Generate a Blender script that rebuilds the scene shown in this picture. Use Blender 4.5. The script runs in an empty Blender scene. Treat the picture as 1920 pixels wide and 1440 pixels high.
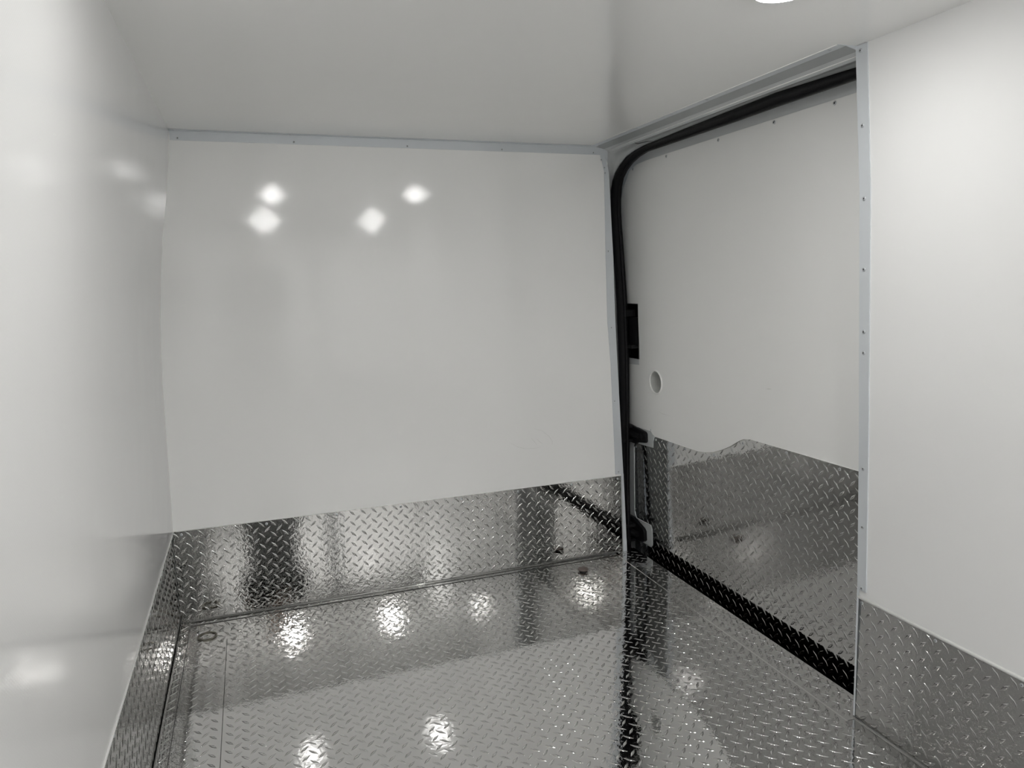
import bpy, bmesh, math, random
import numpy as np
from mathutils import Vector, Matrix
from mathutils.geometry import tessellate_polygon
random.seed(4)
S = bpy.context.scene
COL = S.collection

# ------------------------------------------------------------------ camera
cam_d = bpy.data.cameras.new('camera'); cam = bpy.data.objects.new('camera', cam_d); COL.objects.link(cam)
cam_d.sensor_width = 36.0
cam_d.lens = 1378.5 / 1920 * 36
cam_d.clip_start = 0.01
_R = ((0.9410749729, 0.0716895330, -0.3305124903),
      (-0.3371829999, 0.1232275220, -0.9333394894),
      (-0.0261824369, 0.9897856276, 0.1401388287))
_M = Matrix(_R).to_4x4(); _M.translation = Vector((0.0, -3.056, 1.3231))
cam.matrix_world = _M
S.camera = cam

# ------------------------------------------------------------------ world, exposure
w = bpy.data.worlds.new('world'); S.world = w; w.use_nodes = True
w.node_tree.nodes['Background'].inputs[0].default_value = (0.6, 0.65, 0.7, 1)
w.node_tree.nodes['Background'].inputs[1].default_value = 0.15
S.view_settings.view_transform = 'Standard'
S.view_settings.look = 'None'
S.view_settings.gamma = 1.0
S.view_settings.use_curve_mapping = False
S.view_settings.exposure = 0.52
S.cycles.max_bounces = 10
S.cycles.diffuse_bounces = 5
S.cycles.glossy_bounces = 6
S.cycles.caustics_reflective = True
S.cycles.blur_glossy = 0.03
S.cycles.sample_clamp_indirect = 14.0
LAMP = 118.0       # radiance of the round ceiling lamps

# ------------------------------------------------------------------ dimensions (metres, back wall face at y = 0)
H = 1.90
YR = -4.45                     # rear doors
KZ = 0.383                     # kick plate height
YO = -1.468                    # near side of the door opening
XLP = [(0, -.345), (.38, -.338), (.634, -.332), (.966, -.326), (1.108, -.319), (1.208, -.313), (1.367, -.298),
       (1.504, -.281), (1.64, -.258), (1.793, -.235), (1.9, -.227)]
XRB = [(0, 1.650), (.39, 1.632), (.93, 1.603), (1.127, 1.594), (1.42, 1.585), (1.80, 1.564), (1.9, 1.562)]
XRN = [(0, 1.634), (.40, 1.617), (.83, 1.601), (1.19, 1.584), (1.53, 1.568), (1.70, 1.553), (1.9, 1.536)]
def prof(P, z):
    z = max(0, min(1.9, z))
    for (a, xa), (b, xb) in zip(P, P[1:]):
        if z <= b: return xa + (xb - xa) * (z - a) / (b - a)
    return P[-1][1]
def DX(z): return 1.772 - 0.038 * z        # inner face of the sliding door

# ------------------------------------------------------------------ helpers
def link(o, parent=None):
    COL.objects.link(o)
    if parent is not None: o.parent = parent
    return o
def obj(name, verts, faces, m, parent=None, smooth=False, autos=None):
    me = bpy.data.meshes.new(name); me.from_pydata([tuple(v) for v in verts], [], faces); me.update()
    bm = bmesh.new(); bm.from_mesh(me); bmesh.ops.recalc_face_normals(bm, faces=bm.faces); bm.to_mesh(me); bm.free()
    if m: me.materials.append(m)
    if smooth: me.polygons.foreach_set('use_smooth', [True] * len(me.polygons))
    o = bpy.data.objects.new(name, me); link(o, parent)
    if autos is not None: me.set_sharp_from_angle(angle=math.radians(autos))
    return o
def tag(o, label=None, cat=None, group=None, kind=None):
    if label: o['label'] = label
    if cat: o['category'] = cat
    if group: o['group'] = group
    if kind: o['kind'] = kind
    return o
def empty(name, loc=(0, 0, 0)):
    o = bpy.data.objects.new(name, None); o.empty_display_size = .05; link(o); o.location = loc
    return o
class MB:
    def __init__(s): s.v = []; s.f = []
    def add(s, V, F):
        n = len(s.v); s.v += [tuple(v) for v in V]; s.f += [tuple(i + n for i in f) for f in F]; return s
    def box(s, x0, x1, y0, y1, z0, z1):
        V = [(x, y, z) for x in (x0, x1) for y in (y0, y1) for z in (z0, z1)]
        return s.add(V, [(0, 1, 3, 2), (4, 6, 7, 5), (0, 4, 5, 1), (2, 3, 7, 6), (0, 2, 6, 4), (1, 5, 7, 3)])
    def loft(s, rings, closed=False, caps=False, ringclosed=False):
        n = len(rings[0]); V = [p for r in rings for p in r]; F = []
        m = len(rings)
        for i in range(m if ringclosed else m - 1):
            a = i * n; b = ((i + 1) % m) * n
            for j in range(n if closed else n - 1):
                k = (j + 1) % n
                F.append((a + j, a + k, b + k, b + j))
        if caps: F.append(tuple(range(n))); F.append(tuple((m - 1) * n + i for i in range(n)))
        return s.add(V, F)
    def tube(s, pts, r, n=8, caps=True):
        rings = []
        pts = [Vector(p) for p in pts]
        for i, p in enumerate(pts):
            d = (pts[min(i + 1, len(pts) - 1)] - pts[max(i - 1, 0)]).normalized()
            a = d.orthogonal().normalized() if i == 0 else (rings_a - rings_a.dot(d) * d).normalized()
            rings_a = a; b = d.cross(a)
            rr = r[i] if isinstance(r, (list, tuple)) else r
            rings.append([p + (a * math.cos(t) + b * math.sin(t)) * rr for t in [2 * math.pi * k / n for k in range(n)]])
        return s.loft(rings, closed=True, caps=caps)
    def lathe(s, prof, c, ax=(0, 0, 1), n=28):
        ax = Vector(ax).normalized(); a = ax.orthogonal().normalized(); b = ax.cross(a); c = Vector(c)
        return s.loft([[c + ax * h + (a * math.cos(t) + b * math.sin(t)) * max(r, 1e-5) for t in [2 * math.pi * k / n for k in range(n)]] for r, h in prof], closed=True)
    def build(s, name, m, parent=None, smooth=False, autos=None): return obj(name, s.v, s.f, m, parent, smooth, autos)
def prism(poly, f3, t3, holes=(), mb=None):
    """polygon (a,b) -> front f3(a,b), back t3(a,b); polygon may have holes"""
    mb = mb or MB()
    loops = [list(poly)] + [list(h) for h in holes]
    tris = tessellate_polygon([[Vector((a, b, 0)) for a, b in L] for L in loops])
    flat = [p for L in loops for p in L]; n = len(flat)
    V = [f3(*p) for p in flat] + [t3(*p) for p in flat]
    F = [tuple(t) for t in tris] + [tuple(i + n for i in reversed(t)) for t in tris]
    k = 0
    for L in loops:
        m = len(L)
        for i in range(m):
            j = (i + 1) % m
            F.append((k + i, k + j, k + j + n, k + i + n))
        k += m
    return mb.add(V, F)

# ------------------------------------------------------------------ materials
def mat(name, color, rough=.5, metal=0.0, spec=None, coat=0, coatr=.1):
    m = bpy.data.materials.new(name); m.use_nodes = True
    b = m.node_tree.nodes['Principled BSDF']
    b.inputs['Base Color'].default_value = (*color, 1)
    b.inputs['Roughness'].default_value = rough
    b.inputs['Metallic'].default_value = metal
    if spec is not None: b.inputs['Specular IOR Level'].default_value = spec
    if coat: b.inputs['Coat Weight'].default_value = coat; b.inputs['Coat Roughness'].default_value = coatr
    return m
def N(m, t): return m.node_tree.nodes.new(t)
def L(m, a, b): m.node_tree.links.new(a, b)
def bump(m, height, strength, dist, prev=None, into='Normal'):
    n = N(m, 'ShaderNodeBump'); n.inputs['Strength'].default_value = strength; n.inputs['Distance'].default_value = dist
    L(m, height, n.inputs['Height'])
    if prev: L(m, prev.outputs[0], n.inputs['Normal'])
    L(m, n.outputs[0], m.node_tree.nodes['Principled BSDF'].inputs[into])
    return n
def noise(m, scale, detail=2, rough=.5, vec=None):
    n = N(m, 'ShaderNodeTexNoise'); n.inputs['Scale'].default_value = scale; n.inputs['Detail'].default_value = detail
    n.inputs['Roughness'].default_value = rough
    if vec: L(m, vec, n.inputs['Vector'])
    return n
def math_(m, op, a, b=None):
    n = N(m, 'ShaderNodeMath'); n.operation = op
    for i, v in enumerate((a, b)):
        if v is None: continue
        if isinstance(v, (int, float)): n.inputs[i].default_value = v
        else: L(m, v, n.inputs[i])
    return n.outputs[0]
def frp(name, axes, color=(.85, .853, .843), rough=.065, amp=.000014, wav=.00006):
    """white glossy glass-board panel: fine woven emboss plus slow waviness; axes = the two in-plane axes"""
    m = mat(name, color, rough, spec=.5)
    tc = N(m, 'ShaderNodeTexCoord'); sp = N(m, 'ShaderNodeSeparateXYZ'); L(m, tc.outputs['Object'], sp.inputs[0])
    a, b = sp.outputs[axes[0]], sp.outputs[axes[1]]
    k = 2 * math.pi / .0062
    s1 = math_(m, 'SINE', math_(m, 'MULTIPLY', a, k))
    s2 = math_(m, 'SINE', math_(m, 'MULTIPLY', b, k))
    wv = math_(m, 'MULTIPLY', s1, s2)
    n0 = noise(m, 2.2, 2, .5, tc.outputs['Object'])
    b0 = bump(m, n0.outputs[0], 1.0, wav * 20)
    bump(m, wv, 1.0, amp, b0)
    n1 = noise(m, 3.0, 3, .6, tc.outputs['Object'])
    mr = N(m, 'ShaderNodeMapRange'); L(m, n1.outputs[0], mr.inputs['Value'])
    mr.inputs['To Min'].default_value = rough - .01; mr.inputs['To Max'].default_value = rough + .02
    L(m, mr.outputs[0], m.node_tree.nodes['Principled BSDF'].inputs['Roughness'])
    return m
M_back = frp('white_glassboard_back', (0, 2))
M_side = frp('white_glassboard_side_dimmed', (1, 2), rough=.05, color=(.765, .768, .762))  # same white panel, colour darkened to tone down lamp light on the side walls
M_ceil = frp("white_glassboard_ceiling", (0, 1), color=(.90, .903, .893), rough=.14)
M_doorpanel = frp('white_glassboard_door', (1, 2), color=(.87, .873, .858), rough=.4)
def tread(name, wav=.0010, fine=.00016, rough=.035, col=(.54, .538, .53)):
    m = mat(name, col, rough, 1.0)
    tc = N(m, 'ShaderNodeTexCoord')
    n1 = noise(m, 26, 2, .5, tc.outputs['Object']); b1 = bump(m, n1.outputs[0], 1, wav * .35)
    n2 = noise(m, 85, 2, .6, tc.outputs['Object']); bump(m, n2.outputs[0], 1, fine, b1)
    n3 = noise(m, 9, 4, .65, tc.outputs['Object'])
    mr = N(m, 'ShaderNodeMapRange'); L(m, n3.outputs[0], mr.inputs['Value'])
    mr.inputs['From Min'].default_value = .3; mr.inputs['From Max'].default_value = .7
    mr.inputs['To Min'].default_value = rough - .01; mr.inputs['To Max'].default_value = rough + .03
    L(m, mr.outputs[0], m.node_tree.nodes['Principled BSDF'].inputs['Roughness'])
    return m
M_floor = tread('aluminium_tread_floor', col=(.66, .656, .648), fine=.00015, rough=.02)
M_kick = tread('aluminium_tread_kick', wav=.0005, fine=.00020, rough=.02)
M_kickR = tread('aluminium_tread_door', wav=.0008, fine=.00022, rough=.03)
M_trim = mat('painted_aluminium_trim', (.60, .63, .655), .36, .15)
M_body = mat('grey_body_paint', (.50, .52, .525), .28, 0, coat=.5)
M_bodyd = mat('grey_body_paint_shaded', (.30, .315, .32), .35, 0, coat=.3)  # body paint darkened: shade of pillar return and header underside in the colour
M_rub = mat('black_rubber', (.004, .004, .005), .55, spec=.22)
M_plast = mat('black_plastic', (.008, .008, .009), .45, spec=.3)
M_caulk = mat('white_caulk_bead', (.86, .86, .84), .35)
M_screw = mat('zinc_screw', (.55, .57, .59), .3, .6)
M_dark = mat('dark_recess', (.01, .01, .01), .7)
M_cup = mat('white_plastic_cup_shaded', (.52, .53, .51), .4)  # white plastic greyed, shade of the deep cup put into the colour
M_scuff = mat('grey_scuff', (.55, .56, .54), .6)
M_seam = mat('seam_shadow', (.05, .05, .05), .6, .5)
M_brown = mat('brown_oxidised_cap', (.16, .13, .12), .45, .6)
M_olive = mat('olive_zinc_ring', (.20, .19, .16), .35, .9)
M_steel = mat('bright_steel', (.7, .7, .68), .2, 1)
M_lampbody = mat('white_lamp_body', (.85, .85, .83), .3)
M_lens = mat('lamp_lens', (1, 1, 1), .5)
_b = M_lens.node_tree.nodes['Principled BSDF']
_b.inputs['Emission Color'].default_value = (1.0, .99, .975, 1); _b.inputs['Emission Strength'].default_value = LAMP

M_lens2 = M_lens.copy(); M_lens2.name = 'lamp_lens_rear'
M_lens2.node_tree.nodes['Principled BSDF'].inputs['Emission Strength'].default_value = LAMP * 3.5

# ------------------------------------------------------------------ tread plate: sheet with raised pointed bars
PITCH = .0455
def lens_bar(l=.0370, wd=.0098, h=.0015):
    """one pointed bar, local coords; ring of points then ridge"""
    n = 6; R = []
    xs = [math.cos(math.pi * k / n) for k in range(2 * n)]
    def ring(sc, z):
        out = []
        for k in range(2 * n):
            t = math.pi * k / n; x = math.cos(t)
            y = math.copysign((1 - abs(x) ** 1.35), math.sin(t)) if abs(math.sin(t)) > 1e-6 else 0
            out.append((x * l / 2 * (.35 + .65 * sc) , y * wd / 2 * sc, z))
        return out
    V = ring(1, -.0002) + ring(.80, h * .55) + ring(.34, h * .90)
    m = 2 * n
    V += [(-l * .24, 0, h), (0, 0, h * 1.05), (l * .24, 0, h)]
    F = []
    for r in range(2):
        for k in range(m):
            F.append((r * m + k, r * m + (k + 1) % m, (r + 1) * m + (k + 1) % m, (r + 1) * m + k))
    a = 2 * m; L0, Cc, R0 = 3 * m, 3 * m + 1, 3 * m + 2
    def ridge(x): return R0 if x > .45 else (L0 if x < -.45 else Cc)
    for k in range(m):
        k2 = (k + 1) % m
        r1, r2 = ridge(xs[k]), ridge(xs[k2])
        if r1 == r2: F.append((a + k, a + k2, r1))
        else: F.append((a + k, a + k2, r2, r1))
    return np.array(V), F
BV, BF = lens_bar()
def bars(o, u, v, u0, u1, v0, v1, pu=0, pv=0, inside=None):
    """all bars whose outline meets the rectangle, clamped to it. o = origin, u,v = unit axes"""
    o = np.array(o, float); u = np.array(u, float); v = np.array(v, float); nrm = np.cross(u, v)
    Vs = []; Fs = []; nb = 0
    nbv = len(BV)
    for k in (0, 1):
        ang = math.pi / 4 if k == 0 else -math.pi / 4
        c, s = math.cos(ang), math.sin(ang)
        X = BV[:, 0] * c - BV[:, 1] * s; Y = BV[:, 0] * s + BV[:, 1] * c; Z = BV[:, 2]
        off = k * PITCH / 2
        i0 = math.floor((u0 - pu - off) / PITCH) - 1; i1 = math.ceil((u1 - pu - off) / PITCH) + 1
        j0 = math.floor((v0 - pv - off) / PITCH) - 1; j1 = math.ceil((v1 - pv - off) / PITCH) + 1
        for i in range(i0, i1 + 1):
            for j in range(j0, j1 + 1):
                cu = pu + off + i * PITCH; cv = pv + off + j * PITCH
                if cu < u0 + .007 or cu > u1 - .007 or cv < v0 + .007 or cv > v1 - .007: continue
                if inside and not inside(cu, cv): continue
                U = np.clip(cu + X, u0 + .0004, u1 - .0004); W = np.clip(cv + Y, v0 + .0004, v1 - .0004)
                Vs.append(o + U[:, None] * u + W[:, None] * v + Z[:, None] * nrm)
                base = nb * nbv; Fs += [tuple(q + base for q in f) for f in BF]; nb += 1
    return (np.concatenate(Vs) if Vs else np.zeros((0, 3))), Fs
def tread_obj(name, parts, m, parent=None, extra=None):
    """parts: list of (base MB or None, bars args)"""
    allV = []; allF = []; sm = []
    n = 0
    for base, ba in parts:
        if base is not None:
            allV.append(np.array(base.v, float)); allF += [tuple(i + n for i in f) for f in base.f]; sm += [False] * len(base.f); n += len(base.v)
        if ba is not None:
            V, F = bars(**ba); allV.append(V); allF += [tuple(i + n for i in f) for f in F]; sm += [True] * len(F); n += len(V)
    me = bpy.data.meshes.new(name); me.from_pydata(np.concatenate(allV).tolist(), [], allF); me.update()
    me.polygons.foreach_set('use_smooth', sm); me.materials.append(m)
    o = bpy.data.objects.new(name, me); link(o, parent)
    return o
def inpoly(poly, x, y, ):
    c = False; n = len(poly)
    for i in range(n):
        (x1, y1), (x2, y2) = poly[i], poly[(i + 1) % n]
        if (y1 > y) != (y2 > y) and x < (x2 - x1) * (y - y1) / (y2 - y1) + x1: c = not c
    return c
def screw(parent, p, nrm, r=.0042, name='screw', base=None):
    mb = MB(); mb.lathe([(r, -.0005), (r, .0006), (r * .75, .0016), (r * .42, .0019), (r * .40, .0006), (0, .0005)], p, nrm, 16)
    o = mb.build(name, M_screw, parent, smooth=True, autos=50)
    k = MB(); k.lathe([(r * .40, .0008), (0, .0009)], p, nrm, 10)
    k.build('socket', M_dark, o)
    return o

# ------------------------------------------------------------------ floor
def quadbox(x0, x1, y0, y1, z0, z1): return MB().box(x0, x1, y0, y1, z0, z1)
SEAMX = -.165; SILL = 1.588; SEAMY = -.2
fl = tread_obj('floor', [
    (quadbox(-.40, 1.68, YR, .03, -.08, -.003), None),
    (quadbox(SEAMX + .001, SILL + .01, SEAMY - 1.9, SEAMY - .0008, -.003, 0), dict(o=(0, 0, 0), u=(1, 0, 0), v=(0, 1, 0), u0=SEAMX + .001, u1=SILL, v0=SEAMY - 1.9, v1=SEAMY - .0008, pu=1.0178, pv=-1.053)),
    (quadbox(SEAMX + .001, 1.634, YR, SEAMY - 1.902, -.003, 0), dict(o=(0, 0, 0), u=(1, 0, 0), v=(0, 1, 0), u0=SEAMX + .001, u1=1.60, v0=YR, v1=SEAMY - 1.902, pu=1.0178, pv=-1.053)),
    (quadbox(-.345, SEAMX - .001, YR, 0, -.003, 0), dict(o=(0, 0, 0), u=(1, 0, 0), v=(0, 1, 0), u0=-.30, u1=SEAMX - .001, v0=YR, v1=-.035, pu=1.0178, pv=-1.053)),
    (quadbox(SEAMX - .001, 1.65, SEAMY, 0, -.003, 0), dict(o=(0, 0, 0), u=(1, 0, 0), v=(0, 1, 0), u0=SEAMX - .001, u1=SILL, v0=SEAMY, v1=-.035, pu=1.0178, pv=-1.053)),
], M_floor)
tag(fl, 'bright aluminium diamond plate floor of the van', kind='structure')
# the raised sill sheet in the doorway, with rubber edge below it
sill = tread_obj('door_sill', [
    (quadbox(SILL, 1.704, YO - .01, .02, -.006, .0022), dict(o=(0, 0, .0022), u=(1, 0, 0), v=(0, 1, 0), u0=SILL + .008, u1=1.702, v0=YO + .002, v1=.015, pu=1.0178, pv=-1.053)),
], M_floor)
tag(sill, 'narrow diamond plate sill strip along the sliding door opening', 'sill plate')
mb = MB(); mb.box(1.62, 1.7045, YO - .03, .12, -.14, -.0062)
rubs = mb.build('sill_edge', M_rub, sill)
mb = MB(); mb.box(SEAMX - .0012, SEAMX + .0012, YR, SEAMY, -.003, -.0012); mb.box(SEAMX - .001, SILL, SEAMY - .0009, SEAMY + .0001, -.003, -.0006); mb.build('sheet_seam', M_seam, fl)
mb = MB(); mb.box(1.60, 2.0, -1.9, .4, -.20, -.14); s2 = mb.build('trim_8', M_rub); tag(s2, 'black step well below the sliding door', kind='structure')

# ------------------------------------------------------------------ back wall and kick plate
def back_right(z): return prof(XRB, z)
zs = [KZ, .55, .75, .966, 1.108, 1.208, 1.367, 1.504, 1.64, 1.793, 1.9]
poly = [(prof(XLP, z) - .012, z) for z in zs] + [(back_right(z) - .001, z) for z in reversed(zs)]
mb = prism(poly, lambda x, z: (x, -.0035, z), lambda x, z: (x, .004, z))
wb = mb.build('wall_back', M_back); tag(wb, 'white glossy panel of the front bulkhead wall', kind='structure')
mb = MB(); mb.box(-.42, 1.53, .0005, .05, -.05, 1.95); mb.loft([[(1.52, .005, z), (prof(XRB, z) - .012, .005, z), (prof(XRB, z) - .012, .02, z)] for z in (-.05, .39, .93, 1.127, 1.42, 1.8, 1.9)]); mb.build('backing', M_body, wb)
def kick(name, base_parts, m, label, cat='kick plate', group=None):
    o = tread_obj(name, base_parts, m); tag(o, label, cat, group); return o
zk = KZ + .015
kb = kick('kick_plate', [
    (quadbox(-.3420, 1.632, -.0012, .002, 0, zk), dict(o=(0, -.0012, 0), u=(1, 0, 0), v=(0, 0, 1), u0=-.34, u1=1.626, v0=.004, v1=zk, pu=.4197, pv=.3448)),
    (quadbox(-.3035, 1.60, -.034, -.0015, .0002, .0022), dict(o=(0, 0, .0022), u=(1, 0, 0), v=(0, 1, 0), u0=-.305, u1=1.60, v0=-.0335, v1=-.003, pu=.4197, pv=-.02)),
], M_kick, 'diamond plate kick panel along the bottom of the back wall')
for x in (-.31, .008, .287, .558, .83, 1.097, 1.365, 1.605): screw(kb, (x, -.0015, .368), (0, -1, 0), .0052)
mb = MB(); mb.box(-.303, 1.60, -.0352, -.0341, 0, .0019); mb.build('flange_shadow_line', M_seam, kb)  # dark strip painted as the shadow line in front of the flange
mb = MB(); mb.tube([(-.303, -.0045, .0045), (1.60, -.0045, .0045)], .0045, 10); mb.build('fold', M_kick, kb, smooth=True)
mb = MB(); mb.tube([(-.33, -.004, KZ), (1.628, -.004, KZ)], .0017, 8); mb.build('caulk_bead', M_caulk, wb, smooth=True)

# ------------------------------------------------------------------ left wall
zsl = [KZ] + [z for z, _ in XLP[2:]]
ys = np.linspace(YR, 0, 24)
rings = [[(prof(XLP, z) , y, z) for z in zsl] for y in ys]
mb = MB(); mb.loft(rings)
mb.loft([[(prof(XLP, z) - .06, y, z) for z in [-.05] + zsl] for y in (YR - .03, .05)])
mb.loft([[(prof(XLP, KZ), y, KZ), (prof(XLP, KZ) - .06, y, KZ)] for y in (YR, 0)])
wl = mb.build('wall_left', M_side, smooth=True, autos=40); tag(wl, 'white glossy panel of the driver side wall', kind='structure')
mb = MB(); mb.tube([(prof(XLP, KZ) + .001, YR, KZ), (prof(XLP, KZ) + .001, -.002, KZ)], .0026, 8); mb.build('caulk_bead', M_caulk, wl, smooth=True)
XK = -.3425
kl = kick('kick_plate', [
    (quadbox(-.36, XK, YR, -.002, 0.0, zk), dict(o=(XK, 0, 0), u=(0, 1, 0), v=(0, 0, 1), u0=YR, u1=-.004, v0=.004, v1=zk - .018, pu=-1.0, pv=.3448)),
    (quadbox(-.3425, -.305, YR, -.0025, .0002, .0022), dict(o=(0, 0, .0022), u=(1, 0, 0), v=(0, 1, 0), u0=-.338, u1=-.306, v0=YR, v1=-.006, pu=-.322, pv=-1.0)),
], M_kick, 'diamond plate kick panel along the bottom of the left wall')
mb = MB(); mb.box(-.3052, -.3036, YR, -.036, 0, .0021); mb.build('flange_shadow_line', M_seam, kl)  # dark strip for the shadow along the left flange
mb = MB(); mb.tube([(XK + .003, YR, .0045), (XK + .003, -.006, .0045)], .0045, 10); mb.build('fold', M_kick, kl, smooth=True)
for y in (-.4, -.72, -1.04, -1.36): screw(kl, (XK + .0005, y, .362), (1, 0, 0), .0048)

# ------------------------------------------------------------------ near right wall (behind the door opening)
zsr = [KZ + .0] + [z for z, _ in XRN[2:]]
ys = np.linspace(YR, YO, 16)
mb = MB(); mb.loft([[(prof(XRN, z), y, z) for z in zsr] for y in ys])
mb.loft([[(prof(XRN, z) + .14, y, z) for z in [-.05] + zsr] for y in (YR - .03, YO)])
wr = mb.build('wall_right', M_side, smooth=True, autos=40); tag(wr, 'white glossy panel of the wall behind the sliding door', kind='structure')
mb = MB()
mb.loft([[(prof(XRN, z) + dx, YO - .003, z) for z in [0] + [q for q, _ in XRN[1:]]] for dx in (.004, .145)])
mb.build('end_face', M_body, wr)
XN = 1.6195
kr = kick('kick_plate', [
    (quadbox(XN, XN + .02, YR, YO - .001, 0, zk + .01), dict(o=(XN, 0, 0), u=(0, -1, 0), v=(0, 0, 1), u0=-YO + .002, u1=-YR, v0=.004, v1=zk, pu=1.8696, pv=.3372)),
    (quadbox(1.575, XN + .01, YR, YO - .012, -.001, .0024), dict(o=(0, 0, .0024), u=(1, 0, 0), v=(0, 1, 0), u0=1.577, u1=1.617, v0=YR, v1=YO - .014, pu=1.5965, pv=-1.66)),
], M_kickR, 'diamond plate kick panel below the white wall right of the door')
mb = MB(); mb.box(1.5755, 1.5768, YR, YO - .012, 0, .0021); mb.box(1.5755, 1.618, YO - .0125, YO - .0115, 0, .0021); mb.build('flange_shadow_line', M_seam, kr)  # dark strips stand in for shadow at the right flange
mb = MB(); mb.tube([(XN - .003, YR, .0048), (XN - .003, YO - .004, .0048)], .0045, 10); mb.build('fold', M_kickR, kr, smooth=True)
# caulk line climbs slightly toward the rear
mb = MB(); mb.tube([(prof(XRN, KZ) - .001, YO - .002, KZ - .001), (prof(XRN, KZ) - .001, YR, KZ + .0)], .0048, 8); mb.build('caulk_bead', M_caulk, wr, smooth=True)
for y in (-1.482, -1.726, -1.954, -2.2): screw(kr, (XN - .0005, y, .366), (-1, 0, 0), .0045)

# ------------------------------------------------------------------ ceiling
def ceil_edge(y): return 1.472 if y > YO else 1.545
mb = MB(); mb.loft([[(-.30, y, H), (1.4725, y, H)] for y in np.linspace(YO, .0, 8)])
mb.loft([[(-.30, y, H), (1.56, y, H)] for y in np.linspace(YR, YO, 10)])
mb.box(-.45, 1.9, YR - .05, .06, H + .012, H + .05)
mb.loft([[(1.4725, YO, H), (1.4725, YO, H + .012)], [(1.4725, 0, H), (1.4725, 0, H + .012)]])
ce = mb.build('ceiling', M_ceil); tag(ce, 'white glossy ceiling panel', kind='structure')
mb = MB(); mb.tube([(1.4725, YO + .002, H + .0005), (1.4725, 0, H + .0005)], .0022, 8); mb.build('panel_edge', M_caulk, ce, smooth=True)
mb = MB(); mb.tube([(-.231, -1.4, H - .0005), (-.228, 0, H - .0005)], .0010, 6); mb.build('corner_caulk', M_cup, ce, smooth=True)

# ------------------------------------------------------------------ trims
def trim(n, label): 
    o = empty('trim_%d' % n); tag(o, label, kind='structure'); return o
t1 = trim(1, 'painted angle trim along the top of the back wall')
mb = MB(); mb.box(-.226, 1.535, -.0062, -.0035, H - .036, H - .001); mb.box(-.226, 1.53, -.028, -.0035, H - .0022, H - .0005)
mb.build('angle', M_trim, t1, autos=30)
for x in (-.199, .213, .656, 1.062, 1.491): screw(t1, (x, -.0063, 1.872), (0, -1, 0), .0046)
for x in (-.21, .20, .64, 1.05): screw(t1, (x, -.016, H - .0022), (0, 0, -1), .004)
t2 = trim(2, 'painted angle trim down the right edge of the back wall')
tl = [(.392, 1.591), (.93, 1.570), (1.127, 1.555), (1.42, 1.549), (1.795, 1.5445), (1.855, 1.529)]
tr = [(.392, 1.6325), (.93, 1.604), (1.127, 1.595), (1.42, 1.586), (1.79, 1.567), (1.815, 1.562), (1.862, 1.545)]
pl = [(x, z) for z, x in tl] + [(x, z) for z, x in reversed(tr)]
mb = prism(pl, lambda x, z: (x, -.0066, z), lambda x, z: (x, -.0036, z)); mb.build('face_strip', M_trim, t2)
mb = prism([(1.527, 1.852), (1.543, 1.852), (1.545, 1.862), (1.562, 1.83), (1.563, 1.895), (1.527, 1.895)], lambda x, z: (x, -.0055, z), lambda x, z: (x, -.0034, z)); mb.build('corner_patch', M_trim, t2)
sl = [(0.003, 1.632, 1.651), (.392, 1.622, 1.6335)]
mb = MB(); mb.loft([[(a, -.0066, z), (b, -.0066, z), (b, .002, z), (a, .002, z)] for z, a, b in sl], closed=True, caps=True); mb.build('lower_strip', M_trim, t2)
for x, z in ((1.53, 1.843), (1.545, 1.809), (1.548, 1.786), (1.561, 1.441), (1.574, 1.093), (1.588, .747), (1.607, .404)): screw(t2, (x, -.0067, z), (0, -1, 0), .0042)
t3 = trim(3, 'painted trim down the edge of the right wall beside the door')
zz = [.405, .6, .83, 1.0, 1.19, 1.35, 1.53, 1.70, 1.8, 1.899]
mb = MB()
mb.loft([[(prof(XRN, z) - .0035, YO, z), (prof(XRN, z) - .0035, YO - .030 - .004 * z, z)] for z in zz])
mb.loft([[(prof(XRN, z) - .0035, YO, z), (prof(XRN, z) + .02, YO, z)] for z in zz])
mb.loft([[(prof(XRN, z) - .0035, YO - .030 - .004 * z, z), (prof(XRN, z) + .001, YO - .030 - .004 * z, z)] for z in zz])
mb.build('angle', M_trim, t3, autos=30)
for z in (1.885, 1.699, 1.513, 1.326, 1.157, 1.099, .77, .598, .413): screw(t3, (prof(XRN, z) - .0037, YO - .016, z), (-1, 0, 0), .0056)
mb = MB(); zz = [.003, .2, .407]
mb.loft([[(prof(XRN, z) - .0155 + .012 * z / .4, YO + dy, z) for dy in (-.006, .001)] + [(prof(XRN, z) + .01, YO + .001, z)] for z in zz])
mb.build('lower_strip', M_trim, t3)

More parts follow.
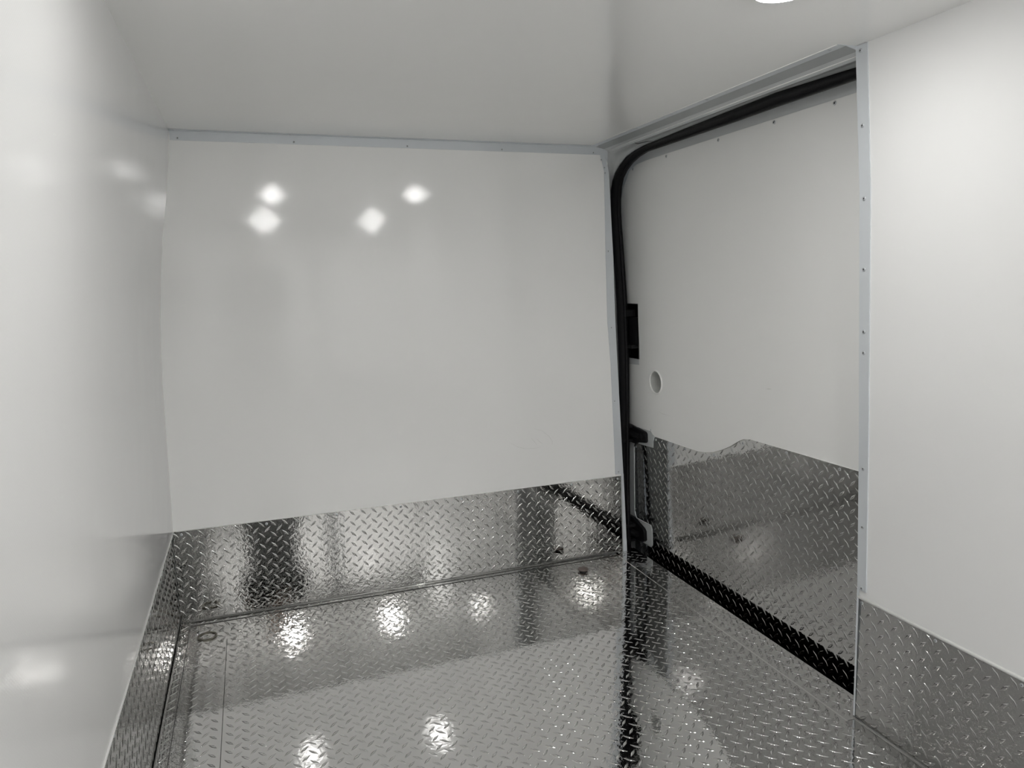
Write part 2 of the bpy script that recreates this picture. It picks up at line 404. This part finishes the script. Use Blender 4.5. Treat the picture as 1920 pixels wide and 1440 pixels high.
# ------------------------------------------------------------------ header, pillar surround and rubber seal of the opening
inner = [(.076, -.10, 1.708), (.076, .3, 1.700), (.076, .7, 1.701), (.076, .914, 1.700), (.076, 1.213, 1.690), (.076, 1.42, 1.676), (.074, 1.55, 1.664),
         (.070, 1.62, 1.657), (.060, 1.68, 1.652), (.040, 1.73, 1.646), (.010, 1.768, 1.640), (-.035, 1.797, 1.636), (-.09, 1.820, 1.633), (-.155, 1.836, 1.631), (-.225, 1.8455, 1.630),
         (-.521, 1.8455, 1.630), (-.814, 1.846, 1.630), (-1.053, 1.849, 1.630), (-1.379, 1.849, 1.630), (-1.50, 1.849, 1.630)]
outer = [(.117, -.10, 1.684), (.117, .3, 1.677), (.117, .7, 1.677), (.117, .914, 1.675), (.116, 1.213, 1.664), (.115, 1.42, 1.650), (.113, 1.56, 1.640),
         (.108, 1.655, 1.634), (.098, 1.726, 1.630), (.078, 1.765, 1.629), (.042, 1.798, 1.628), (-.005, 1.826, 1.627), (-.065, 1.851, 1.626), (-.140, 1.864, 1.625), (-.215, 1.871, 1.624),
         (-.521, 1.879, 1.624), (-.813, 1.885, 1.624), (-1.052, 1.889, 1.624), (-1.377, 1.878, 1.624), (-1.50, 1.878, 1.624)]
def P(t): return Vector((t[2], t[0], t[1]))
# near vertical run mirrored behind the near wall
near_i = [(-1.545, 1.835, 1.63), (-1.565, 1.79, 1.637), (-1.568, 1.6, 1.655), (-1.568, 1.2, 1.69), (-1.568, .7, 1.70), (-1.568, -.10, 1.705)]
near_o = [(-1.58, 1.862, 1.624), (-1.607, 1.80, 1.629), (-1.61, 1.6, 1.640), (-1.61, 1.2, 1.665), (-1.61, .7, 1.677), (-1.61, -.10, 1.684)]
shift = .085   # the near vertical run sits just behind the wall edge
near_i = [(y + shift, z, x + .0) for y, z, x in near_i]; near_o = [(y + shift, z, x) for y, z, x in near_o]
ai = [P(t) for t in inner[:-1] + near_i]; ao = [P(t) for t in outer[:-1] + near_o]
for k in range(len(inner) - 1, len(ai)):   # keep the near run outboard of the wall skin
    ai[k].x = max(ai[k].x, 1.70); ao[k].x = max(ao[k].x, 1.695)
ai[len(inner) - 1].x = 1.66; ao[len(inner) - 1].x = 1.655
rings = []
for a, b in zip(ai, ao):
    d = (b - a); out = Vector((1, 0, 0)); q = 1.0 if a.z > 1.75 else .35
    sec = [a + out * .016 + d * .6, a + out * .012, a, a + d * .10 - out * .004, a + d * .22 + out * .003, a + d * .30 + out * .002,
           a + d * .42 - out * .010 * q, a + d * .62 - out * .013 * q, a + d * .82 - out * .009 * q, b, b + out * .012 + d * .04]
    rings.append(sec)
seal = MB(); seal.loft(rings)
so = seal.build('door_seal', M_rub, smooth=True); tag(so, 'black rubber seal around the sliding door opening', 'door seal')
# surround: light painted channel between seal and trims
sur = MB(); R2 = []
def edge_for(i):
    a = ao[i]
    if i <= 8: return Vector((prof(XRB, max(a.z, 0)) - .001, .0045, a.z))
    if i >= 14: return Vector((1.567, a.y, 1.8755))
    t = (i - 8) / 6.0
    p0 = Vector((prof(XRB, 1.726), .0045, 1.726)); pc = Vector((1.562, .0045, 1.884)); p1 = Vector((1.567, -.215, 1.8755))
    if t < .5: return p0.lerp(pc, t * 2)
    return pc.lerp(p1, (t - .5) * 2)
for i in range(len(inner)):
    b = ao[i] if i < len(inner) - 1 else ao[i - 1] + Vector((0, -.09, 0))
    e = edge_for(min(i, len(inner) - 2)) if i < len(inner) - 1 else Vector((1.567, YO - .03, 1.8755))
    d = e - b
    dn = Vector((.55, 0, .84)) if i >= 9 else Vector((1, .25, 0)).lerp(Vector((.8, .3, .5)), max(0, (i - 4) / 5)).normalized()
    deep = min(.007, d.length * .12) * (1 if i > 8 else 0)
    lip = b - (b - ai[min(i, len(ai) - 1)]).normalized() * 0 + d * .03
    R2.append([b + dn * .012, b + d * .01, b + d * .07, b + d * .20 + dn * deep, b + d * .42 + dn * deep * 1.4, b + d * .62 + dn * deep * .5, b + d * .80, e])
sur.loft(R2)
su = sur.build('trim_7', M_body, smooth=True); tag(su, 'grey painted pillar and header around the sliding door opening', kind='structure')
mb = MB(); mb.loft([[(prof(XRB, z) + .062, .122, z), (prof(XRB, z) + .09, .135, z), (prof(XRB, z) + .09, .30, z), (2.0, .301, z)] for z in (-.14, .39, .93, 1.127, 1.42, 1.8, 1.95)])
mb.build('pillar', M_bodyd, su)
# joint between the two pressings near the top corner
mb = MB(); mb.tube([(1.5645, -.247, 1.8765), (1.571, -.243, 1.8735), (1.580, -.247, 1.8722), (1.592, -.262, 1.8735), (1.602, -.290, 1.8745), (1.612, -.296, 1.8745), (1.621, -.300, 1.873)], [.0004, .0011, .0014, .0014, .0011, .0006, .0004], 6)
mb.build('panel_joint', M_dark, su, smooth=True)
# header trim (ceiling side)
t4 = trim(4, 'grey header strip between ceiling and sliding door')
mb = MB(); sec = [(1.4735, 1.9015), (1.475, 1.8995), (1.499, 1.8975), (1.502, 1.8985), (1.543, 1.8893), (1.552, 1.8862), (1.558, 1.884)]
mb.loft([[(x, y, z) for x, z in sec[:3]] for y in (YO + .001, -.001)]); mb.build('flange', M_trim, t4)
mb = MB(); mb.loft([[(x, y, z) for x, z in sec[2:5]] for y in (YO + .001, -.001)]); mb.build('underside', M_bodyd, t4)
mb = MB(); mb.loft([[(x, y, z) for x, z in sec[4:]] + [(1.568, y, 1.8765)] for y in (YO + .001, -.001)]); mb.build('web', M_body, t4)
prism([(x, z) for x, z in sec] + [(1.575, 1.876), (1.62, 1.877), (1.62, 1.905)], lambda x, z: (x, YO + .0005, z), lambda x, z: (x, YO - .002, z)).build('end_cap', M_trim, t4)
mb = MB(); mb.tube([(1.559, YO + .002, 1.8835), (1.559, -.003, 1.8835)], .0015, 8); mb.build('caulk_bead', M_caulk, t4, smooth=True)
for y in (-.16, -.41, -.66, -.88, -1.12, -1.43): screw(t4, (1.483, y, 1.8985), (0, 0, -1), .005)

# ------------------------------------------------------------------ sliding door
door = empty('door_1', (1.77, -.6, 0)); tag(door, 'sliding side door with white liner and diamond plate kick panel', kind='structure')
def dpt(d): return lambda y, z: Vector((DX(z) + d, y, z))
def dobj(mb, name, m, parent=None, **k):
    o = mb.build(name, m, None, **k); o.parent = parent or door
    o.matrix_parent_inverse = (Matrix.Translation(door.location).inverted() if (parent is None) else Matrix.Identity(4))
    return o
HY, HZ, HR = -.1365, .843, .050
hole = [(HY + HR * math.cos(t), HZ + HR * math.sin(t)) for t in [2 * math.pi * k / 36 for k in range(36)]]
LAT = [(.30, .925), (.004, .925), (.004, 1.210), (.30, 1.210)]
shell_poly = [(.30, -.14), (.30, 1.95), (-1.75, 1.95), (-1.75, -.14)]
mb = prism(shell_poly, dpt(.0), dpt(.05), holes=[hole, [(.22, .935), (.007, .935), (.007, 1.195), (.22, 1.195)]])
dobj(mb, 'shell', mat('light_grey_door_paint', (.66, .68, .69), .35))
PANEL = [(-1.60, 1.832), (-.28, 1.830), (-.099, 1.828), (-.028, 1.824), (.017, 1.813), (.043, 1.802), (.065, 1.777), (.105, 1.736), (.126, 1.695), (.142, 1.625), (.146, 1.524), (.136, 1.423),
         (.125, 1.252), (.121, 1.198), (.005, 1.198), (.014, .905), (.117, .902), (.130, .880), (.155, .596), (-.076, .601), (-.095, .588), (-.118, .583), (-.202, .584), (-.359, .586), (-.456, .588),
         (-.514, .595), (-.57, .608), (-.625, .628), (-.685, .656), (-.739, .688), (-.768, .701), (-.809, .708), (-1.066, .710), (-1.329, .711), (-1.60, .711)]
mb = prism(PANEL, dpt(-.007), dpt(-.001), holes=[hole])
dp = dobj(mb, 'liner_panel', M_doorpanel)
bead = MB(); e = [dpt(-.007)(y, z) for y, z in PANEL[19:]]; bead.tube(e, .0014, 6)
e = [dpt(-.006)(y, z) for y, z in PANEL[6:14]]; bead.tube(e, .0012, 6)
e = [dpt(-.006)(y, z) for y, z in PANEL[15:19]]; bead.tube(e, .0012, 6)
dobj(bead, 'liner_edge', M_caulk, smooth=True)
KICK = [(-.118, .583), (-.100, .575), (-.090, .553), (-.088, .523), (.088, .513), (.099, .497), (.118, .146), (.1, .12), (-.039, .127), (-.050, .108), (-.050, .029), (-.038, .016), (.12, .004), (.124, -.001), (.132, -.13),
        (-1.60, -.13), (-1.60, .722), (-.80, .720), (-.73, .704), (-.66, .66), (-.57, .62), (-.46, .60), (-.2, .596)]
mb = prism(KICK, dpt(-.0028), dpt(.0))
dn = Vector((1, 0, .038)).normalized()
vaxis = np.array((-.038, 0, 1.0)); vaxis /= np.linalg.norm(vaxis)
kd = tread_obj('kick_panel', [(mb, dict(o=(1.772 - .0028, 0, 0), u=(0, -1, 0), v=tuple(vaxis), u0=-.35, u1=1.60, v0=-.13, v1=.74, pu=1.167, pv=.664,
                                         inside=lambda u, v: inpoly(KICK, -u, v) and all(inpoly(KICK, -u + a, v + b) for a in (-.009, .009) for b in (-.009, .009))))], M_kickR)
kd.parent = door; kd.matrix_parent_inverse = Matrix.Translation(door.location).inverted()
def dscrew(y, z, d, r):
    o = screw(door, dpt(d)(y, z), (-1, 0, 0), r); o.matrix_parent_inverse = Matrix.Translation(door.location).inverted()
for y, z in ((.080, .494), (-.113, .567), (-.359, .574), (-.57, .594), (-.758, .682), (-1.002, .697), (-1.25, .697)): dscrew(y, z, -.0032, .0055)
for y, z in ((.008, 1.809), (-.28, 1.819), (-.644, 1.819), (-.955, 1.82), (-1.226, 1.821)): dscrew(y, z, -.0075, .0065)
dscrew(-.076, .607, -.0075, .004)
# round hole in the liner with a deep cup
c0 = dpt(-.007)(HY, HZ)
mb = MB(); mb.lathe([(.0535, .0), (.0525, .0025), (.0505, .002), (.0495, -.004), (.049, -.055), (.030, -.058), (0, -.058)], c0, (-1, 0, -.038), 40)
dobj(mb, 'finger_cup', M_cup, smooth=True, autos=50)
mb = MB(); mb.lathe([(.0495, .000), (.0500, .004), (.0525, .0055), (.0555, .004), (.0565, 0)], c0, (-1, 0, -.038), 40)
dobj(mb, 'cup_rim', M_caulk, smooth=True)
# latch bay: black recess with striker catch
lp = [(.22, .935), (.007, .935), (.007, 1.195), (.22, 1.195)]
mb = MB(); F = [dpt(-.009)(y, z) for y, z in lp]; B = [dpt(.06)(y, z) for y, z in lp]; mb.loft([F, B], closed=True); mb.add(B, [(0, 1, 2, 3)])
lt = dobj(mb, 'latch_recess', M_plast)
mb = MB(); mb.box(1.69, 1.745, .075, .125, 1.135, 1.165); mb.box(1.70, 1.75, .03, .13, .985, 1.0); mb.box(1.725, 1.76, .02, .10, 1.0, 1.13)
mb.tube([(1.715, .10, .99), (1.712, .103, 1.06), (1.715, .10, 1.15)], .006, 10)
o = mb.build('latch_catch', M_plast); o.parent = door; o.matrix_parent_inverse = Matrix.Translation(door.location).inverted()
mb = MB(); mb.tube([(1.708, .088, 1.105), (1.708, .088, 1.125)], .003, 8); o = mb.build('latch_pin', M_steel, smooth=True); o.parent = door; o.matrix_parent_inverse = Matrix.Translation(door.location).inverted()
# hinges / roller arms
def plate_poly(poly, d0, d1): return prism(poly, dpt(d0), dpt(d1))
mb = plate_poly([(.20, .603), (.10, .603), (-.030, .589), (-.040, .580), (-.040, .545), (-.032, .537), (.04, .526), (.06, .514), (.20, .514)], -.016, -.001)
mb.tube([(1.735, .02, .560), (1.728, .10, .562), (1.70, .16, .565)], [.012, .017, .02], 12)
mb.lathe([(.016, 0), (.016, .006), (.010, .009), (0, .009)], dpt(-.016)(.0, .563), (-1, 0, 0), 18)
mb.box(1.69, 1.735, .085, .17, .520, .532); mb.box(1.69, 1.735, .085, .17, .590, .602)
dobj(mb, 'roller_bracket', M_plast, autos=35)
mb = plate_poly([(.19, .120), (.115, .122), (.085, .112), (.02, .092), (.008, .080), (.008, .036), (.018, .026), (.12, .006), (.19, .0)], -.018, -.001)
mb.tube([(1.74, .05, .055), (1.72, .11, .06), (1.69, .15, .062)], [.014, .019, .022], 12)
mb.box(1.67, 1.745, .075, .16, .088, .100); mb.box(1.67, 1.745, .08, .16, .012, .022)
dobj(mb, 'roller_arm', M_plast, autos=35)
# pressed rim round the lower arm cut-out
rim = MB(); pts = [(.098, .49), (.108, .35), (.118, .17), (.117, .146), (.1, .121), (-.038, .126), (-.048, .108), (-.048, .03), (-.038, .017), (.12, .005)]
rim.tube([dpt(-.004)(y, z) for y, z in pts], .0022, 8); dobj(rim, 'cutout_rim', M_body, smooth=True)
mb = plate_poly([(.088, .513), (-.086, .523), (-.086, .59), (-.05, .60), (.15, .596), (.15, .52)], -.004, 0.0); dobj(mb, 'bracket_plate', M_body)
# scuffs
def scuff(parent, pts, r=.0004):
    mb = MB(); mb.tube(pts, [r * .3] + [r] * (len(pts) - 2) + [r * .2], 5); o = mb.build('scuff_mark', M_scuff, parent, smooth=True); return o
y0 = -.0036
for pts in ([(1.062, y0, .600), (1.10, y0, .577), (1.138, y0, .564), (1.19, y0, .562), (1.23, y0, .566)], [(1.18, y0, .652), (1.22, y0, .640), (1.255, y0, .610), (1.270, y0, .585), (1.268, y0, .57)],
            [(1.165, y0, .612), (1.18, y0, .595), (1.195, y0, .573)], [(1.19, y0, .607), (1.21, y0, .588), (1.225, y0, .575)]): scuff(wb, pts)
sc = scuff(door, [dpt(-.0071)(-.154, .706), dpt(-.0071)(-.20, .703), dpt(-.0071)(-.245, .704)]); sc.matrix_parent_inverse = Matrix.Translation(door.location).inverted()
sc = scuff(door, [dpt(-.0071)(-.90, .912), dpt(-.0071)(-.915, .913), dpt(-.0071)(-.93, .915)], .0009); sc.matrix_parent_inverse = Matrix.Translation(door.location).inverted()

# ------------------------------------------------------------------ rear doors (behind the camera, seen in reflections)
xm = .66
for k, (a, b) in enumerate(((-.33, xm - .022), (xm + .022, 1.60))):
    dr = empty('door_%d' % (k + 2), ((a + b) / 2, YR, 0)); tag(dr, 'rear cargo door with white liner, %s side' % ('left' if k == 0 else 'right'), kind='structure')
    mb = MB(); mb.box(a - .1, b + .1 if k else b, YR - .06, YR - .01, -.1, H + .05) if k else mb.box(a - .15, b, YR - .06, YR - .01, -.1, H + .05)
    o = mb.build('shell', M_body); o.parent = dr; o.matrix_parent_inverse = Matrix.Translation(dr.location).inverted()
    mb = MB(); mb.box(a + .03, b - .02, YR - .011, YR - .004, .40, 1.82); o = mb.build('liner_panel', M_back); o.parent = dr; o.matrix_parent_inverse = Matrix.Translation(dr.location).inverted()
    mb = MB(); mb.box(a + .03, b - .02, YR - .011, YR - .005, .04, .40); o = mb.build('kick_panel', M_kickR); o.parent = dr; o.matrix_parent_inverse = Matrix.Translation(dr.location).inverted()
mb = MB(); mb.box(xm - .03, xm + .03, YR - .02, YR - .006, 0, H); mb.build('trim_5', M_rub)
tag(bpy.data.objects['trim_5'], 'black seal between the rear doors', kind='structure')
mb = MB(); mb.tube([(-.33, YR + .005, .0), (-.33, YR + .005, 1.6), (-.24, YR + .005, 1.87), (1.5, YR + .005, 1.87), (1.60, YR + .005, 1.6), (1.62, YR + .005, 0)], .022, 10)
mb.build('trim_6', M_rub, smooth=True); tag(bpy.data.objects['trim_6'], 'black rubber seal around the rear opening', kind='structure')

# ------------------------------------------------------------------ floor anchors
an = empty('floor_anchor', (-.237, -.150, 0)); tag(an, 'recessed round tie-down cup in the left back corner of the floor', 'floor anchor')
mb = MB(); mb.lathe([(.036, 0), (.036, .003), (.032, .004), (.028, .003), (.026, -.006), (.0, -.006)], (0, 0, .0006), (0, 0, 1), 32); mb.build('cup', M_olive, an, smooth=True, autos=50)
mb = MB(); mb.lathe([(.013, -.005), (.013, .0015), (.010, .003), (.0045, .003), (.004, -.002), (0, -.002)], (0, 0, .0006), (0, 0, 1), 6); mb.build('bolt', M_steel, an)
an = empty('floor_anchor', (1.352, -.141, 0)); tag(an, 'domed brown tie-down cap standing proud near the right back corner of the floor', 'floor anchor')
mb = MB(); mb.lathe([(.017, 0), (.017, .006), (0, .006)], (0, 0, .0), (0, 0, 1), 24); mb.build('stem', M_dark, an)
mb = MB(); mb.lathe([(.012, .0058), (.0225, .0062), (.0245, .0085), (.0235, .0115), (.017, .0145), (.008, .0158), (0, .016)], (0, 0, 0), (0, 0, 1), 32); mb.build('cap', M_brown, an, smooth=True, autos=60)

# ------------------------------------------------------------------ ceiling lights
def lamp(x, y, label, first=None, rear=False):
    r = empty('ceiling_light', (x, y, H)); tag(r, label, 'ceiling light', 'round ceiling lamps')
    if first:
        for ch in list(first.children):
            c = ch.copy(); link(c, r)
            if rear and ch.name.startswith('lens'): c.data = ch.data.copy(); c.data.materials[0] = M_lens2
        return r
    mb = MB(); mb.lathe([(.066, 0), (.066, -.004), (.062, -.009), (.055, -.011), (.054, -.006)], (0, 0, 0), (0, 0, 1), 48); mb.build('housing_ring', M_lampbody, r, smooth=True, autos=50)
    mb = MB(); mb.lathe([(.0545, -.007), (.051, -.0105), (.042, -.0135), (.025, -.016), (0, -.017)], (0, 0, 0), (0, 0, 1), 48); mb.build('lens', M_lens, r, smooth=True)
    return r
l0 = lamp(1.073, -1.742, 'lit round white LED lamp at the top edge above the sliding door')
lamp(.19, -1.83, 'lit round lamp on the ceiling left of the one by the sliding door', l0)
lamp(.19, -3.72, 'lit round lamp at the rear left of the ceiling', l0, True)
lamp(1.10, -3.72, 'lit round lamp at the rear right of the ceiling', l0, True)

# ------------------------------------------------------------------ the photographer (seen only mirrored in the plates)
M_skin = mat('skin', (.36, .27, .22), .6); M_coat = mat('black_coat', (.006, .006, .007), .9, spec=.05); M_trou = mat('black_trousers', (.006, .006, .007), .9, spec=.05)
M_shoe = mat('black_shoes', (.012, .012, .012), .4); M_hair = mat('dark_hair', (.03, .022, .018), .6)
per = empty('person', (.055, -3.455, 0)); tag(per, 'person in a long black coat holding a phone up with both hands', 'person')
def skin(name, chains, m, parent, sub=2, root=0):
    V = []; E = []; Rr = []; idx = {}
    for ch in chains:
        prev = None
        for p in ch:
            co = tuple(round(c, 5) for c in p[:3])
            if co not in idx: idx[co] = len(V); V.append(co); Rr.append(p[3:] if len(p) > 4 else (p[3], p[3]))
            i = idx[co]
            if prev is not None and prev != i: E.append((prev, i))
            prev = i
    me = bpy.data.meshes.new(name); me.from_pydata(V, E, []); o = bpy.data.objects.new(name, me); link(o, parent)
    md = o.modifiers.new('skin', 'SKIN'); md.use_smooth_shade = True
    sv = me.skin_vertices[0].data
    for i, r in enumerate(Rr): sv[i].radius = r
    sv[root].use_root = True
    if sub: s = o.modifiers.new('sub', 'SUBSURF'); s.levels = sub; s.render_levels = sub
    me.materials.append(m)
    return o
def mir(ch): return [(-p[0],) + tuple(p[1:]) for p in ch]
pel = (0, 0, .95, .125, .095)
spine = [pel, (0, 0, 1.08, .13, .09), (0, .01, 1.25, .155, .10), (0, .0, 1.40, .13, .085), (0, .01, 1.48, .055), (0, .035, 1.54, .052), (0, .055, 1.60, .078, .085), (0, .065, 1.68, .082, .092), (0, .05, 1.74, .05)]
arm = [(0, .0, 1.40, .13, .085), (.17, -.01, 1.41, .058), (.215, .03, 1.28, .048), (.235, .07, 1.14, .040), (.20, .20, 1.18, .036)]
aR = arm + [(.06, .335, 1.262, .026), (.0, .375, 1.283, .024, .016)]
aL = mir(arm) + [(-.25, .335, 1.262, .026), (-.225, .37, 1.283, .024, .016)]
leg = [pel, (.095, .0, .88, .085), (.115, .015, .50, .055), (.125, -.015, .28, .050), (.13, -.02, .09, .036), (.135, .06, .04, .035), (.14, .15, .03, .028)]
def hand(c, side):
    ch = []
    for k, (dz, ln, r) in enumerate(((.026, .030, .0075), (.010, .034, .008), (-.006, .033, .008), (-.021, .027, .007))):
        b = (c[0], c[1], c[2], .024, .016)
        p1 = (c[0] + side * .004, c[1] + .018, c[2] + dz, r); p2 = (p1[0] - side * .012, p1[1] + ln * .35, p1[2], r * .95); p3 = (p2[0] - side * .022, p2[1] + ln * .10, p2[2] - .002, r * .85)
        ch.append([b, p1, p2, p3])
    ch.append([(c[0], c[1], c[2], .024, .016), (c[0] - side * .010, c[1] - .012, c[2] + .014, .010), (c[0] - side * .030, c[1] - .006, c[2] + .024, .009), (c[0] - side * .046, c[1] + .004, c[2] + .030, .0075)])
    return ch
chains = [spine, aR, aL, leg, mir(leg)] + hand((.0, .375, 1.283), 1) + hand((-.225, .37, 1.283), -1)
skin('body', chains, M_skin, per)
g = .014
def fat(ch, d): return [tuple(p[:3]) + tuple(r + d for r in p[3:]) for p in ch]
skin('coat', [[(0, 0, .95, .235, .15), (0, 0, 1.16, .22, .14), (0, .01, 1.30, .19, .125), (0, 0, 1.40, .15, .10)], [(0, 0, .95, .235, .15), (0, 0, .72, .28, .17), (0, 0, .30, .31, .18)], fat(arm + [(.09, .315, 1.25, .028)], .022), fat(mir(arm) + [(-.26, .315, 1.25, .028)], .022)], M_coat, per)
skin('trousers', [fat([pel] + leg[1:5], .020), fat([pel] + mir(leg)[1:5], .020)], M_trou, per)
for s in (1, -1): skin('shoe', [[(s * .13, -.05, .045, .044), (s * .132, .03, .045, .044, .04), (s * .138, .12, .036, .042, .032), (s * .142, .18, .03, .034, .026)]], M_shoe, per)
skin('hair', [[(0, .04, 1.64, .088, .088), (0, .02, 1.70, .095, .10), (0, .03, 1.755, .08, .085)]], M_hair, per)
for s in (-1, 1): MB().lathe([(.012, 0), (.010, .005), (0, .007)], (s * .03, .143, 1.665), (0, 1, 0), 14).build('eye', M_shoe, per, smooth=True)
mb = MB(); mb.tube([(0, .142, 1.665), (0, .163, 1.635), (0, .152, 1.622)], [.008, .013, .010], 10); mb.build('nose', M_skin, per, smooth=True)
mb = MB(); mb.tube([(-.026, .143, 1.597), (0, .150, 1.595), (.026, .143, 1.597)], [.003, .006, .003], 8); mb.build('mouth', mat('lips', (.42, .2, .17), .5), per, smooth=True)
for s in (-1, 1): MB().lathe([(.026, 0), (.024, .006), (.016, .005), (0, .003)], (s * .086, .055, 1.65), (s, .3, 0), 16).build('ear', M_skin, per, smooth=True)
ph = empty('phone', (-.06, -3.073, 1.30)); tag(ph, 'black phone held up level in both hands', 'phone')
mb = MB(); mb.box(-.078, .078, -.004, .004, -.037, .037); o = mb.build('case', M_plast, ph)
bv = o.modifiers.new('bevel', 'BEVEL'); bv.width = .0035; bv.segments = 3
mb = MB()
for dx, dz in ((.060, .022), (.060, .002), (.042, .012)): mb.lathe([(.0075, 0), (.0075, .002), (.006, .0024), (0, .001)], (dx, .004, dz), (0, 1, 0), 20)
mb.build('lens', M_steel, ph, smooth=True)
